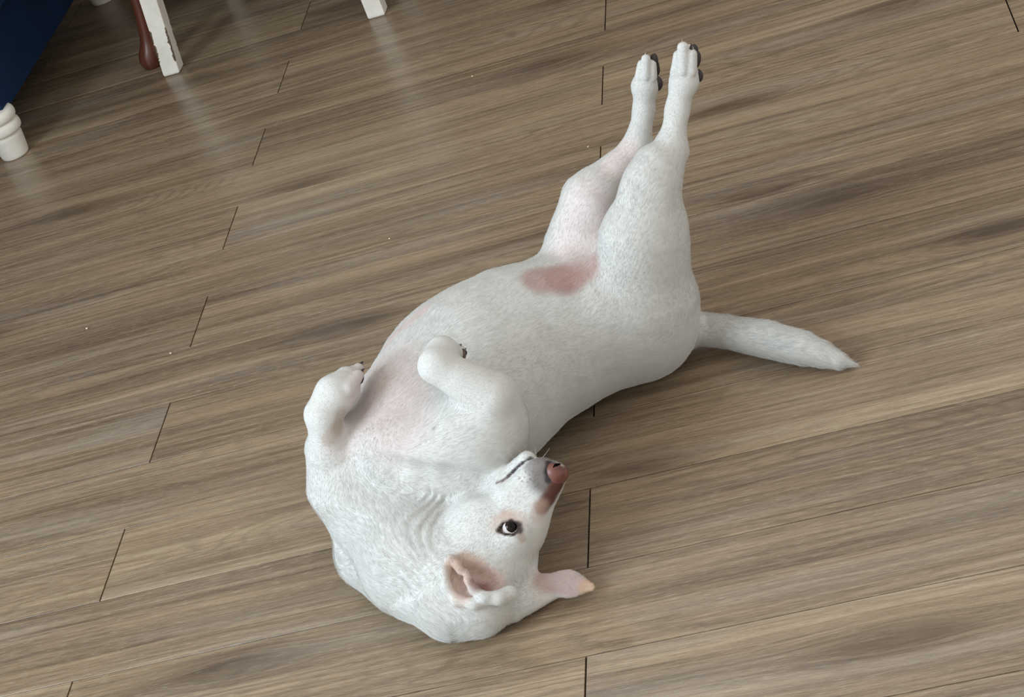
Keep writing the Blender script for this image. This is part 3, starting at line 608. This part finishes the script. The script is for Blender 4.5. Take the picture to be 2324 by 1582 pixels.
# pigment of skin and coat, plus shade painted on far ear, muzzle bridge and far wrist: (start, end, radius, softness, colour, strength)
COAT = [0.6172, 0.6172, 0.5906]
PAINT = [
([0.1941, -0.195, 0.2258], [0.1661, -0.2133, 0.2273], 0.016, 0.022, [0.3712, 0.2384, 0.2086], 0.85),
([0.1661, -0.2133, 0.2273], [0.1348, -0.2188, 0.239], 0.016, 0.022, [0.3712, 0.2384, 0.2086], 0.85),
([-0.0775, -0.3659, 0.2481], [-0.0679, -0.4197, 0.2401], 0.03, 0.045, [0.552, 0.4793, 0.4564], 0.75),
([-0.0679, -0.4197, 0.2401], [-0.0536, -0.4703, 0.2297], 0.03, 0.045, [0.552, 0.4793, 0.4564], 0.75),
([-0.1221, -0.4372, 0.2243], [-0.1333, -0.4642, 0.2185], 0.012, 0.03, [0.552, 0.4793, 0.4564], 0.6),
([-0.0851, -0.2837, 0.2368], [-0.0264, -0.2606, 0.2604], 0.004, 0.016, [0.6105, 0.4125, 0.3712], 0.45),
([0.216, -0.1141, 0.27], [0.185, -0.1465, 0.2315], 0.02, 0.04, [0.7605, 0.6584, 0.6514], 0.6),
([0.279, -0.0449, 0.3073], [0.2566, -0.0678, 0.2975], 0.01, 0.02, [0.7454, 0.5972, 0.5776], 0.5),
([0.0077, -0.6401, 0.1067], [0.0181, -0.6341, 0.0792], 0.014, 0.014, [0.4793, 0.3231, 0.2705], 0.8),
([0.0181, -0.6341, 0.0792], [0.0305, -0.6379, 0.0715], 0.014, 0.014, [0.4793, 0.3231, 0.2705], 0.8),
([0.0227, -0.6607, 0.0948], [0.0241, -0.6468, 0.0717], 0.006, 0.01, [0.2086, 0.0931, 0.0762], 0.8),
([-0.0053, -0.6489, 0.0882], [0.0008, -0.6611, 0.0825], 0.01, 0.012, [0.6308, 0.4678, 0.402], 0.75),
([-0.0021, -0.6358, 0.1132], [0.0084, -0.6225, 0.1043], 0.006, 0.012, [0.491, 0.3613, 0.2874], 0.6),
([0.0084, -0.6225, 0.1043], [0.0223, -0.6252, 0.0928], 0.006, 0.012, [0.491, 0.3613, 0.2874], 0.6),
([0.0945, -0.6045, 0.03], [0.1258, -0.6173, 0.025], 0.012, 0.014, [0.3916, 0.2874, 0.2664], 0.9),  # far ear: pink skin, darkened for the shade it lies in
([0.1472, -0.6247, 0.018], [0.1472, -0.6247, 0.018], 0.01, 0.012, [0.4678, 0.305, 0.1878], 0.8),
([0.0766, -0.6048, 0.012], [0.0766, -0.6048, 0.012], 0.012, 0.02, [0.5149, 0.3515, 0.2623], 0.6),
([0.0581, -0.5931, 0.1258], [0.0705, -0.5895, 0.1281], 0.006, 0.012, [0.4793, 0.3613, 0.2961], 0.6),
([0.0705, -0.5895, 0.1281], [0.0825, -0.5927, 0.1251], 0.006, 0.012, [0.4793, 0.3613, 0.2961], 0.6),
([0.0826, -0.6024, 0.1133], [0.0836, -0.6039, 0.1022], 0.0025, 0.005, [0.4125, 0.2789, 0.2086], 0.55),
([0.0576, -0.5982, 0.1199], [0.0653, -0.5928, 0.1227], 0.0022, 0.0034, [0.0296, 0.0185, 0.0168], 1.0),
([0.0653, -0.5928, 0.1227], [0.0752, -0.5925, 0.1241], 0.0022, 0.0034, [0.0296, 0.0185, 0.0168], 1.0),
([0.0752, -0.5925, 0.1241], [0.0842, -0.5959, 0.1191], 0.0022, 0.0034, [0.0296, 0.0185, 0.0168], 1.0),
([0.0576, -0.5982, 0.1199], [0.0644, -0.6019, 0.1151], 0.0012, 0.0026, [0.0452, 0.0273, 0.0232], 1.0),
([0.0644, -0.6019, 0.1151], [0.0751, -0.6043, 0.1134], 0.0012, 0.0026, [0.0452, 0.0273, 0.0232], 1.0),
([0.0751, -0.6043, 0.1134], [0.0833, -0.5988, 0.1159], 0.0012, 0.0026, [0.0452, 0.0273, 0.0232], 1.0),
([0.0831, -0.5949, 0.1194], [0.0837, -0.6005, 0.1151], 0.003, 0.004, [0.0452, 0.0319, 0.0319], 0.9),
([0.1348, -0.5558, 0.1713], [0.13, -0.5674, 0.1587], 0.012, 0.018, [0.1221, 0.1046, 0.0953], 0.9),
([0.1163, -0.5495, 0.1745], [0.1311, -0.5475, 0.1751], 0.006, 0.012, [0.2086, 0.1845, 0.1714], 0.8),
([0.1509, -0.5625, 0.15], [0.1405, -0.5692, 0.1424], 0.0062, 0.009, [0.107, 0.0452, 0.0343], 0.95),  # muzzle bridge: reddish brown with its shaded side painted in
([0.1405, -0.5692, 0.1424], [0.1273, -0.575, 0.1319], 0.0062, 0.009, [0.107, 0.0452, 0.0343], 0.95),
([0.1273, -0.575, 0.1319], [0.1172, -0.5796, 0.1254], 0.0062, 0.009, [0.107, 0.0452, 0.0343], 0.95),
([0.1156, -0.58, 0.1277], [0.1095, -0.584, 0.1194], 0.005, 0.012, [0.5149, 0.3712, 0.2961], 0.5),
([0.139, -0.5508, 0.1703], [0.1361, -0.5619, 0.1656], 0.0022, 0.0045, [0.0252, 0.0194, 0.0232], 0.9),
([0.1361, -0.5619, 0.1656], [0.134, -0.568, 0.1566], 0.0022, 0.0045, [0.0252, 0.0194, 0.0232], 0.9),
([0.1272, -0.5353, 0.1722], [0.1144, -0.5337, 0.1711], 0.0014, 0.0022, [0.0545, 0.0452, 0.0497], 1.0),
([0.1144, -0.5337, 0.1711], [0.102, -0.5371, 0.1687], 0.0014, 0.0022, [0.0545, 0.0452, 0.0497], 1.0),
([0.102, -0.5371, 0.1687], [0.0877, -0.5391, 0.1612], 0.0014, 0.0022, [0.0545, 0.0452, 0.0497], 1.0),
([0.0877, -0.5391, 0.1612], [0.0788, -0.5421, 0.1573], 0.0014, 0.0022, [0.0545, 0.0452, 0.0497], 1.0),
([0.0788, -0.5421, 0.1573], [0.0707, -0.5444, 0.1541], 0.0009, 0.0024, [0.117, 0.0762, 0.0612], 0.85),
([0.0707, -0.5444, 0.1541], [0.0617, -0.5427, 0.1524], 0.0009, 0.0024, [0.117, 0.0762, 0.0612], 0.85),
([0.1047, -0.5609, 0.1644], [0.1047, -0.5609, 0.1644], 0.0007, 0.0012, [0.1022, 0.0723, 0.0612], 0.75),
([0.1001, -0.563, 0.1609], [0.1001, -0.563, 0.1609], 0.0007, 0.0012, [0.1022, 0.0723, 0.0612], 0.75),
([0.1113, -0.5611, 0.1664], [0.1113, -0.5611, 0.1664], 0.0007, 0.0012, [0.1022, 0.0723, 0.0612], 0.75),
([0.1068, -0.5655, 0.1596], [0.1068, -0.5655, 0.1596], 0.0007, 0.0012, [0.1022, 0.0723, 0.0612], 0.75),
([0.0971, -0.5591, 0.163], [0.0971, -0.5591, 0.163], 0.0007, 0.0012, [0.1022, 0.0723, 0.0612], 0.75),
([0.1169, -0.5598, 0.1695], [0.1169, -0.5598, 0.1695], 0.0007, 0.0012, [0.1022, 0.0723, 0.0612], 0.75),
([0.1118, -0.5644, 0.1623], [0.1118, -0.5644, 0.1623], 0.0007, 0.0012, [0.1022, 0.0723, 0.0612], 0.75),
([0.107, -0.5565, 0.1683], [0.107, -0.5565, 0.1683], 0.0007, 0.0012, [0.1022, 0.0723, 0.0612], 0.75),
([0.0007, -0.5003, 0.2281], [0.0007, -0.5003, 0.2281], 0.0012, 0.003, [0.305, 0.2016, 0.2086], 0.6),
([-0.1247, -0.4524, 0.2519], [-0.133, -0.4602, 0.2394], 0.005, 0.01, [0.3515, 0.2705, 0.2086], 0.5),  # far wrist: brown pad skin plus the painted shade of the fold
([-0.133, -0.4602, 0.2394], [-0.1489, -0.4726, 0.2312], 0.005, 0.01, [0.3515, 0.2705, 0.2086], 0.5),
([0.0302, -0.4145, 0.272], [0.0389, -0.4024, 0.265], 0.004, 0.008, [0.1878, 0.1274, 0.0887], 0.7)]

def to_mesh(name, v, f):
    me = bpy.data.meshes.new(name)
    me.vertices.add(len(v)); me.vertices.foreach_set('co', np.ascontiguousarray(v, np.float32).ravel())
    me.loops.add(f.size); me.loops.foreach_set('vertex_index', np.ascontiguousarray(f, np.int32).ravel())
    me.polygons.add(len(f)); me.polygons.foreach_set('loop_start', np.arange(0, f.size, 4, dtype=np.int32))
    me.update(calc_edges=True); me.shade_smooth()
    return me

def pigment_and_shade(p):
    col = np.tile(np.array(COAT), (len(p), 1)); bare = np.zeros(len(p))
    for (a, b, rad, soft, c, s) in PAINT:
        a, b = np.array(a), np.array(b); ba = b-a
        h = np.clip(((p-a)@ba)/(ba@ba+1e-12), 0, 1)
        d = np.sqrt(((p-a-h[:, None]*ba)**2).sum(1))
        w = np.clip((rad+soft-d)/max(soft, 1e-6), 0, 1); w = w*w*(3-2*w)*s
        col = col*(1-w[:, None])+np.array(c)*w[:, None]; bare = np.maximum(bare, w)
    return col, bare

def mat_skin():
    m, nt, bs = new_mat('white_short_coat'); g = NG(nt)
    at = g.node('ShaderNodeAttribute', attribute_name='coat').outputs['Color']
    tc = g.node('ShaderNodeTexCoord').outputs['Object']
    n = g.noise(tc, 60, 4, .6)
    c = g.mix(1.0, at, g.ramp(n, [(.3, (.93, .93, .93, 1)), (.7, (1, 1, 1, 1))]), 'MULTIPLY')
    g.link(c, bs.inputs['Base Color'])
    bs.inputs['Roughness'].default_value = .75
    bs.inputs['Specular IOR Level'].default_value = .15
    g.bump(g.noise(tc, 500, 3, .6), .25, .001, bs)
    return m

def mat_fur():
    m, nt, bs = new_mat('white_hair'); g = NG(nt)
    at = g.node('ShaderNodeAttribute', attribute_name='coat').outputs['Color']
    g.link(at, bs.inputs['Base Color'])
    bs.inputs['Roughness'].default_value = .65
    bs.inputs['Specular IOR Level'].default_value = .12
    return m

def dog():
    base = np.array([0.00233, -0.18512, 0.0])
    root = empty('dog', base)
    tag(root, 'white short haired dog lying belly up on the wood floor, hind legs raised', 'dog')
    prims = table_prims(DOG)
    pts = np.concatenate([np.array(o.p) if o.t == 2 else np.array([o.a, o.b if o.t in (0, 3) else o.a]) for o in prims])
    lo = pts.min(0)-.14; hi = pts.max(0)+.14; lo[2] = -.013
    v, f = polygonise(prims, lo, hi, 0.0024, disp, .0012)
    n = vnormals(v, f)
    col, bare = pigment_and_shade(v)
    me = to_mesh('body', v-base, f)
    a = me.color_attributes.new('coat', 'FLOAT_COLOR', 'POINT')
    a.data.foreach_set('color', np.concatenate([col, np.ones((len(v), 1))], 1).astype(np.float32).ravel())
    link_mesh('body', me, mat_skin(), root)
    fur(root, base, prims, v, f, n, col, bare)
    parts(root, base)

def fur(root, base, prims, v, f, n, col, bare):
    rs = np.random.default_rng(3)
    q = v[f]
    area = .5*np.linalg.norm(np.cross(q[:, 2]-q[:, 0], q[:, 3]-q[:, 1]), axis=1)
    zc = q[:, :, 2].mean(1)
    keep = bare[f].mean(1)
    dens = area*np.clip(1-keep*.75, .12, 1)*(zc > .004)
    N = 360000
    pick = rs.choice(len(f), N, p=dens/dens.sum())
    u, w = rs.random(N)[:, None], rs.random(N)[:, None]
    bl = lambda A: A[f[pick, 0]]*(1-u)*(1-w)+A[f[pick, 1]]*u*(1-w)+A[f[pick, 2]]*u*w+A[f[pick, 3]]*(1-u)*w
    p, nn, cc = bl(v), bl(n), bl(col)
    nn /= np.linalg.norm(nn, axis=1)[:, None]
    # hair follows the nearest limbs and trunk
    vd = np.zeros((len(v), 3)); vl = np.zeros(len(v)); ws = np.zeros(len(v))
    for o in prims:
        if o.sub: continue
        d = pd(o, v); wt = np.exp(-np.clip(d, -.02, .2)/.010)
        vd += wt[:, None]*o.dir; vl += wt*o.fur; ws += wt
    vl /= ws
    d, L = bl(vd), bl(vl[:, None])[:, 0]
    wv = .55
    d = d/(np.linalg.norm(d, axis=1)[:, None]+1e-9)
    d = d+wv*np.stack([np.sin(p[:, 1]*58+p[:, 2]*31), np.sin(p[:, 0]*49-p[:, 2]*44+1), np.sin(p[:, 0]*52+p[:, 1]*39+2)], 1)*.45
    d = d+rs.normal(0, .16, (N, 3))
    t = d-nn*(d*nn).sum(1)[:, None]; t /= np.linalg.norm(t, axis=1)[:, None]+1e-9
    L = L*rs.uniform(.65, 1.25, N)
    lift = np.clip(rs.normal(.34, .10, N), .12, .7)
    K = 4
    pos = np.zeros((N, K, 3))
    for k in range(K):
        s = k/(K-1)
        pos[:, k] = p+t*(L*s)[:, None]*.95+nn*(L*lift*(s-.45*s*s))[:, None]-nn*.0006*(k == 0)
    pos[..., 2] = np.maximum(pos[..., 2], .0012)
    # whiskers
    wh = [np.array(c) for c in [[[0.09876, -0.54754, 0.16629], [0.09521, -0.55135, 0.17715], [0.09122, -0.55352, 0.18696], [0.08677, -0.55404, 0.19574], [0.08187, -0.55291, 0.20347]], [[0.10414, -0.54511, 0.16862], [0.10239, -0.54914, 0.17835], [0.1002, -0.55153, 0.18704], [0.09756, -0.55227, 0.19468], [0.09447, -0.55136, 0.20129]], [[0.09347, -0.55175, 0.16391], [0.08658, -0.55705, 0.17386], [0.07925, -0.5607, 0.18276], [0.07146, -0.56271, 0.19063], [0.06323, -0.56307, 0.19745]], [[0.11235, -0.54351, 0.17226], [0.11234, -0.54793, 0.18063], [0.11189, -0.55071, 0.18796], [0.11098, -0.55183, 0.19425], [0.10963, -0.55131, 0.19949]], [[0.12417, -0.5434, 0.17602], [0.12618, -0.54819, 0.18294], [0.12774, -0.55133, 0.18881], [0.12885, -0.55283, 0.19364], [0.12951, -0.55268, 0.19743]], [[0.13144, -0.5411, 0.17349], [0.13595, -0.54575, 0.17955], [0.14001, -0.54875, 0.18457], [0.14363, -0.5501, 0.18855], [0.14679, -0.54981, 0.19149]]]]
    sizes = [K]*N+[len(c) for c in wh]
    allp = np.concatenate([pos.reshape(-1, 3)]+wh)-base
    rad = np.tile(np.linspace(1, .35, K)*8e-05, N); rad = np.concatenate([rad]+[np.linspace(.00013, .00005, len(c)) for c in wh])
    hc = bpy.data.hair_curves.new('fur'); hc.add_curves(sizes)
    hc.position_data.foreach_set('vector', allp.astype(np.float32).ravel())
    ra = hc.attributes.get('radius') or hc.attributes.new('radius', 'FLOAT', 'POINT')
    ra.data.foreach_set('value', rad.astype(np.float32))
    ca = hc.attributes.new('coat', 'FLOAT_COLOR', 'CURVE')
    light = (cc.min(1) > .15)*(rs.random(N) < .4)*.65        # white guard hairs over bare pink skin
    cc = cc*(1-light[:, None])+np.array(COAT)*light[:, None]
    cc = cc*(1+rs.normal(0, .04, N))[:, None]
    cc = np.concatenate([np.clip(cc, 0, .95), np.tile([[.8, .78, .74]], (len(wh), 1))])
    ca.data.foreach_set('color', np.concatenate([cc, np.ones((len(cc), 1))], 1).astype(np.float32).ravel())
    hc.materials.append(mat_fur())
    o = bpy.data.objects.new('fur', hc); COL.objects.link(o); o.parent = root
    o['kind'] = 'stuff'

def sdf_part(name, rows, h, mat, root, base, label=None):
    prims = table_prims(rows)
    pts = np.array([[o.a, o.b if o.t == 0 else o.a] for o in prims if not o.sub]).reshape(-1, 3)
    lo = pts.min(0)-.035; hi = pts.max(0)+.035
    v, f = polygonise(prims, lo, hi, h, None, -9)
    o = link_mesh(name, to_mesh(name, v-base, f), mat, root)
    if label: o['label'] = label
    return o

def mat_eye(axis):
    m, nt, bs = new_mat('dog_eye'); g = NG(nt)
    tc = g.node('ShaderNodeTexCoord').outputs['Object']
    n = g.node('ShaderNodeVectorMath', operation='NORMALIZE'); g.link(tc, n.inputs[0])
    dt = g.node('ShaderNodeVectorMath', operation='DOT_PRODUCT'); g.link(n.outputs[0], dt.inputs[0]); dt.inputs[1].default_value = axis
    c = g.ramp(dt.outputs['Value'], [(.0, srgb(190, 180, 178)), (.52, srgb(198, 190, 188)), (.57, srgb(24, 16, 13)), (.80, srgb(38, 24, 17)), (.90, srgb(6, 5, 5))])
    g.link(c, bs.inputs['Base Color'])
    bs.inputs['Roughness'].default_value = .08
    bs.inputs['Specular IOR Level'].default_value = .22
    return m

def parts(root, base):
    m_nose = mat_plain('nose_leather', (108, 66, 57), .42, (900, .35, .0006), var=.25, vscale=140)
    m_pad = mat_plain('paw_pad_skin', (46, 40, 38), .55, (700, .5, .001), var=.3, vscale=90)
    m_claw = mat_plain('claw_horn', (120, 104, 90), .35, var=.2, vscale=200)
    m_dclaw = mat_plain('dark_claw_horn', (52, 46, 42), .35, var=.2, vscale=200)
    sdf_part('nose', [[1, [0.14282, -0.55185, 0.15356], None, [0.011, 0.016, 0.013], [[0.78797, 0.10836, 0.60611], [-0.36643, -0.70856, 0.60305], [0.49481, -0.69728, -0.51861]], 0.006, 0.008, False, 'body', [0.78797, 0.10836, 0.60611]], [1, [0.14294, -0.55872, 0.14556], None, [0.014, 0.012, 0.006], [[0.78797, 0.10836, 0.60611], [-0.36643, -0.70856, 0.60305], [0.49481, -0.69728, -0.51861]], 0.008, 0.008, False, 'body', [0.78797, 0.10836, 0.60611]], [1, [0.14121, -0.55755, 0.16162], None, [0.0075, 0.0068, 0.0088], [[0.78797, 0.10836, 0.60611], [-0.36643, -0.70856, 0.60305], [0.49481, -0.69728, -0.51861]], 0.008, 0.008, False, 'body', [0.78797, 0.10836, 0.60611]], [1, [0.14817, -0.54409, 0.15017], None, [0.0075, 0.0068, 0.0088], [[0.78797, 0.10836, 0.60611], [-0.36643, -0.70856, 0.60305], [0.49481, -0.69728, -0.51861]], 0.008, 0.008, False, 'body', [0.78797, 0.10836, 0.60611]], [0, [0.15516, -0.54543, 0.15864], [0.15395, -0.5388, 0.15243], [0.0026, 0.0022], None, 0.002, 0.008, True, 'body', [-0.13203, 0.72335, -0.67775]]], .0011, m_nose, root, base, 'reddish brown nose')
    m_bpad = mat_plain('brown_pad_skin', (98, 80, 62), .6, (700, .5, .001), var=.3, vscale=90)
    m_hole = mat_plain('nostril_shade', (10, 6, 6), .9, spec=.05)  # black filling that stands in for the shade inside the nostril
    for rows in [[[0, [0.14451, -0.55989, 0.16837], [0.14724, -0.55526, 0.16725], [0.0011, 0.0022], None, 0.001, 0.008, False, 'body', [0.49815, 0.84266, -0.2044]], [0, [0.14724, -0.55526, 0.16725], [0.14974, -0.54723, 0.1614], [0.0022, 0.0016], None, 0.001, 0.008, False, 'body', [0.24352, 0.78379, -0.57129]]]]: sdf_part('nostril', rows, .0008, m_hole, root, base)
    for rows, brown in [([[1, [0.41553, -0.07174, 0.42616], None, [0.0125, 0.0075, 0.006], [[0.39408, 0.27854, 0.87585], [0.57695, -0.81678, 0.00017], [0.71542, 0.50526, -0.48258]], 0.003, 0.008, False, 'body', [0.39408, 0.27854, 0.87585]]], 0), ([[1, [0.4128, -0.04918, 0.42753], None, [0.011, 0.0075, 0.006], [[0.39408, 0.27854, 0.87585], [0.57695, -0.81678, 0.00017], [0.71542, 0.50526, -0.48258]], 0.003, 0.008, False, 'body', [0.39408, 0.27854, 0.87585]]], 0), ([[1, [0.4092, -0.06887, 0.40098], None, [0.01, 0.012, 0.007], [[0.39408, 0.27854, 0.87585], [0.57695, -0.81678, 0.00017], [0.71542, 0.50526, -0.48258]], 0.003, 0.008, False, 'body', [0.39408, 0.27854, 0.87585]]], 0), ([[1, [0.34912, 0.00622, 0.40423], None, [0.012, 0.0075, 0.006], [[0.39408, 0.27854, 0.87585], [0.57695, -0.81678, 0.00017], [0.71542, 0.50526, -0.48258]], 0.003, 0.008, False, 'body', [0.39408, 0.27854, 0.87585]], [1, [0.34849, 0.007, 0.39543], None, [0.01, 0.0075, 0.006], [[0.39408, 0.27854, 0.87585], [0.57695, -0.81678, 0.00017], [0.71542, 0.50526, -0.48258]], 0.003, 0.008, False, 'body', [0.39408, 0.27854, 0.87585]]], 0), ([[1, [0.34601, 0.02362, 0.38199], None, [0.01, 0.007, 0.006], [[0.39408, 0.27854, 0.87585], [0.57695, -0.81678, 0.00017], [0.71542, 0.50526, -0.48258]], 0.003, 0.008, False, 'body', [0.39408, 0.27854, 0.87585]]], 0), ([[1, [0.3421, 0.00861, 0.36914], None, [0.0115, 0.012, 0.0095], [[0.39408, 0.27854, 0.87585], [0.57695, -0.81678, 0.00017], [0.71542, 0.50526, -0.48258]], 0.003, 0.008, False, 'body', [0.39408, 0.27854, 0.87585]]], 0), ([[1, [0.03478, -0.4071, 0.266], None, [0.009, 0.008, 0.006], [[0.88029, -0.05756, -0.47092], [0.10632, -0.94343, 0.31407], [-0.46236, -0.32654, -0.82437]], 0.003, 0.008, False, 'body', [0.88029, -0.05756, -0.47092]]], 0), ([[1, [0.03897, -0.38512, 0.257], None, [0.008, 0.007, 0.006], [[0.88029, -0.05756, -0.47092], [0.10632, -0.94343, 0.31407], [-0.46236, -0.32654, -0.82437]], 0.003, 0.008, False, 'body', [0.88029, -0.05756, -0.47092]]], 0), ([[1, [-0.10072, -0.39587, 0.262], None, [0.011, 0.004, 0.005], [[0.07684, 0.99704, 0.0], [0.94299, -0.07268, -0.3248], [-0.32384, 0.02496, -0.94578]], 0.003, 0.008, False, 'body', [0.07684, 0.99704, 0.0]]], 0), ([[1, [-0.1065, -0.42134, 0.258], None, [0.011, 0.004, 0.005], [[0.07684, 0.99704, 0.0], [0.94299, -0.07268, -0.3248], [-0.32384, 0.02496, -0.94578]], 0.003, 0.008, False, 'body', [0.07684, 0.99704, 0.0]]], 0), ([[1, [0.03811, -0.39785, 0.262], None, [0.01, 0.008, 0.008], [[0.88029, -0.05756, -0.47092], [0.10632, -0.94343, 0.31407], [-0.46236, -0.32654, -0.82437]], 0.003, 0.008, False, 'body', [0.88029, -0.05756, -0.47092]]], 1)]: sdf_part('paw_pad', rows, .0016, m_bpad if brown else m_pad, root, base)
    for rows, dark in [([[0, [0.396, -0.06596, 0.44248], [0.39715, -0.06392, 0.45074], [0.0034, 0.0011899999999999999], None, 0.002, 0.008, False, 'body', [0.1342, 0.23746, 0.96208]]], 0), ([[0, [0.40495, -0.07432, 0.45274], [0.40539, -0.07278, 0.46072], [0.0036, 0.0012599999999999998], None, 0.002, 0.008, False, 'body', [0.05442, 0.18887, 0.98049]]], 0), ([[0, [0.41293, -0.07848, 0.44408], [0.41577, -0.07647, 0.45178], [0.0034, 0.0011899999999999999], None, 0.002, 0.008, False, 'body', [0.33581, 0.23736, 0.91153]]], 1), ([[0, [0.33466, 0.0107, 0.40792], [0.33626, 0.01183, 0.41545], [0.003, 0.00105], None, 0.002, 0.008, False, 'body', [0.2047, 0.14469, 0.96807]]], 0), ([[0, [0.34118, 0.00306, 0.41472], [0.34348, 0.00469, 0.42245], [0.0032, 0.00112], None, 0.002, 0.008, False, 'body', [0.27924, 0.19738, 0.93972]]], 0), ([[0, [0.34708, 0.00356, 0.4062], [0.35029, 0.00583, 0.41264], [0.003, 0.00105], None, 0.002, 0.008, False, 'body', [0.42514, 0.3005, 0.85379]]], 1), ([[0, [0.04243, -0.39046, 0.262], [0.04461, -0.37822, 0.257], [0.0034, 0.0011899999999999999], None, 0.002, 0.008, False, 'body', [0.16258, 0.91339, -0.3732]]], 1), ([[0, [0.04023, -0.39187, 0.271], [0.04181, -0.38038, 0.266], [0.0032, 0.00112], None, 0.002, 0.008, False, 'body', [0.12516, 0.90979, -0.39575]]], 1), ([[0, [-0.10397, -0.38096, 0.27], [-0.09978, -0.3655, 0.268], [0.0042, 0.0014699999999999997], None, 0.002, 0.008, False, 'body', [0.25949, 0.95776, -0.12395]]], 1), ([[0, [-0.09807, -0.40408, 0.274], [-0.09377, -0.3899, 0.272], [0.0038, 0.00133], None, 0.002, 0.008, False, 'body', [0.28732, 0.94845, -0.13377]]], 1)]: sdf_part('claw', rows, .0009, m_dclaw if dark else m_claw, root, base)
    for (cen, axis, r) in [([0.07097, -0.59074, 0.11502], [0.5852, -0.4937, 0.6433], 0.0105), ([0.0927, -0.54873, 0.07926], [0.9687, 0.2479, 0.0121], 0.01)]:
        n = 28; vv = []; ff = []
        axis = np.array(axis)
        for j in range(1, n):
            for i in range(2*n):
                th, ph = math.pi*j/n, math.pi*i/n
                d = np.array([math.sin(th)*math.cos(ph), math.sin(th)*math.sin(ph), math.cos(th)])
                bulge = 1+.05*max(0, (d@axis-.6)/.4)          # cornea
                vv.append(d*r*bulge)
        m2 = 2*n
        for j in range(n-2):
            for i in range(m2): ff.append((j*m2+i, (j+1)*m2+i, (j+1)*m2+(i+1) % m2, j*m2+(i+1) % m2))
        ff.append(tuple(range(m2))); ff.append(tuple((n-2)*m2+i for i in range(m2-1, -1, -1)))
        link_mesh('eye', pydata('eye', vv, ff), mat_eye(tuple(axis)), root, np.array(cen)-base, True)
dog()
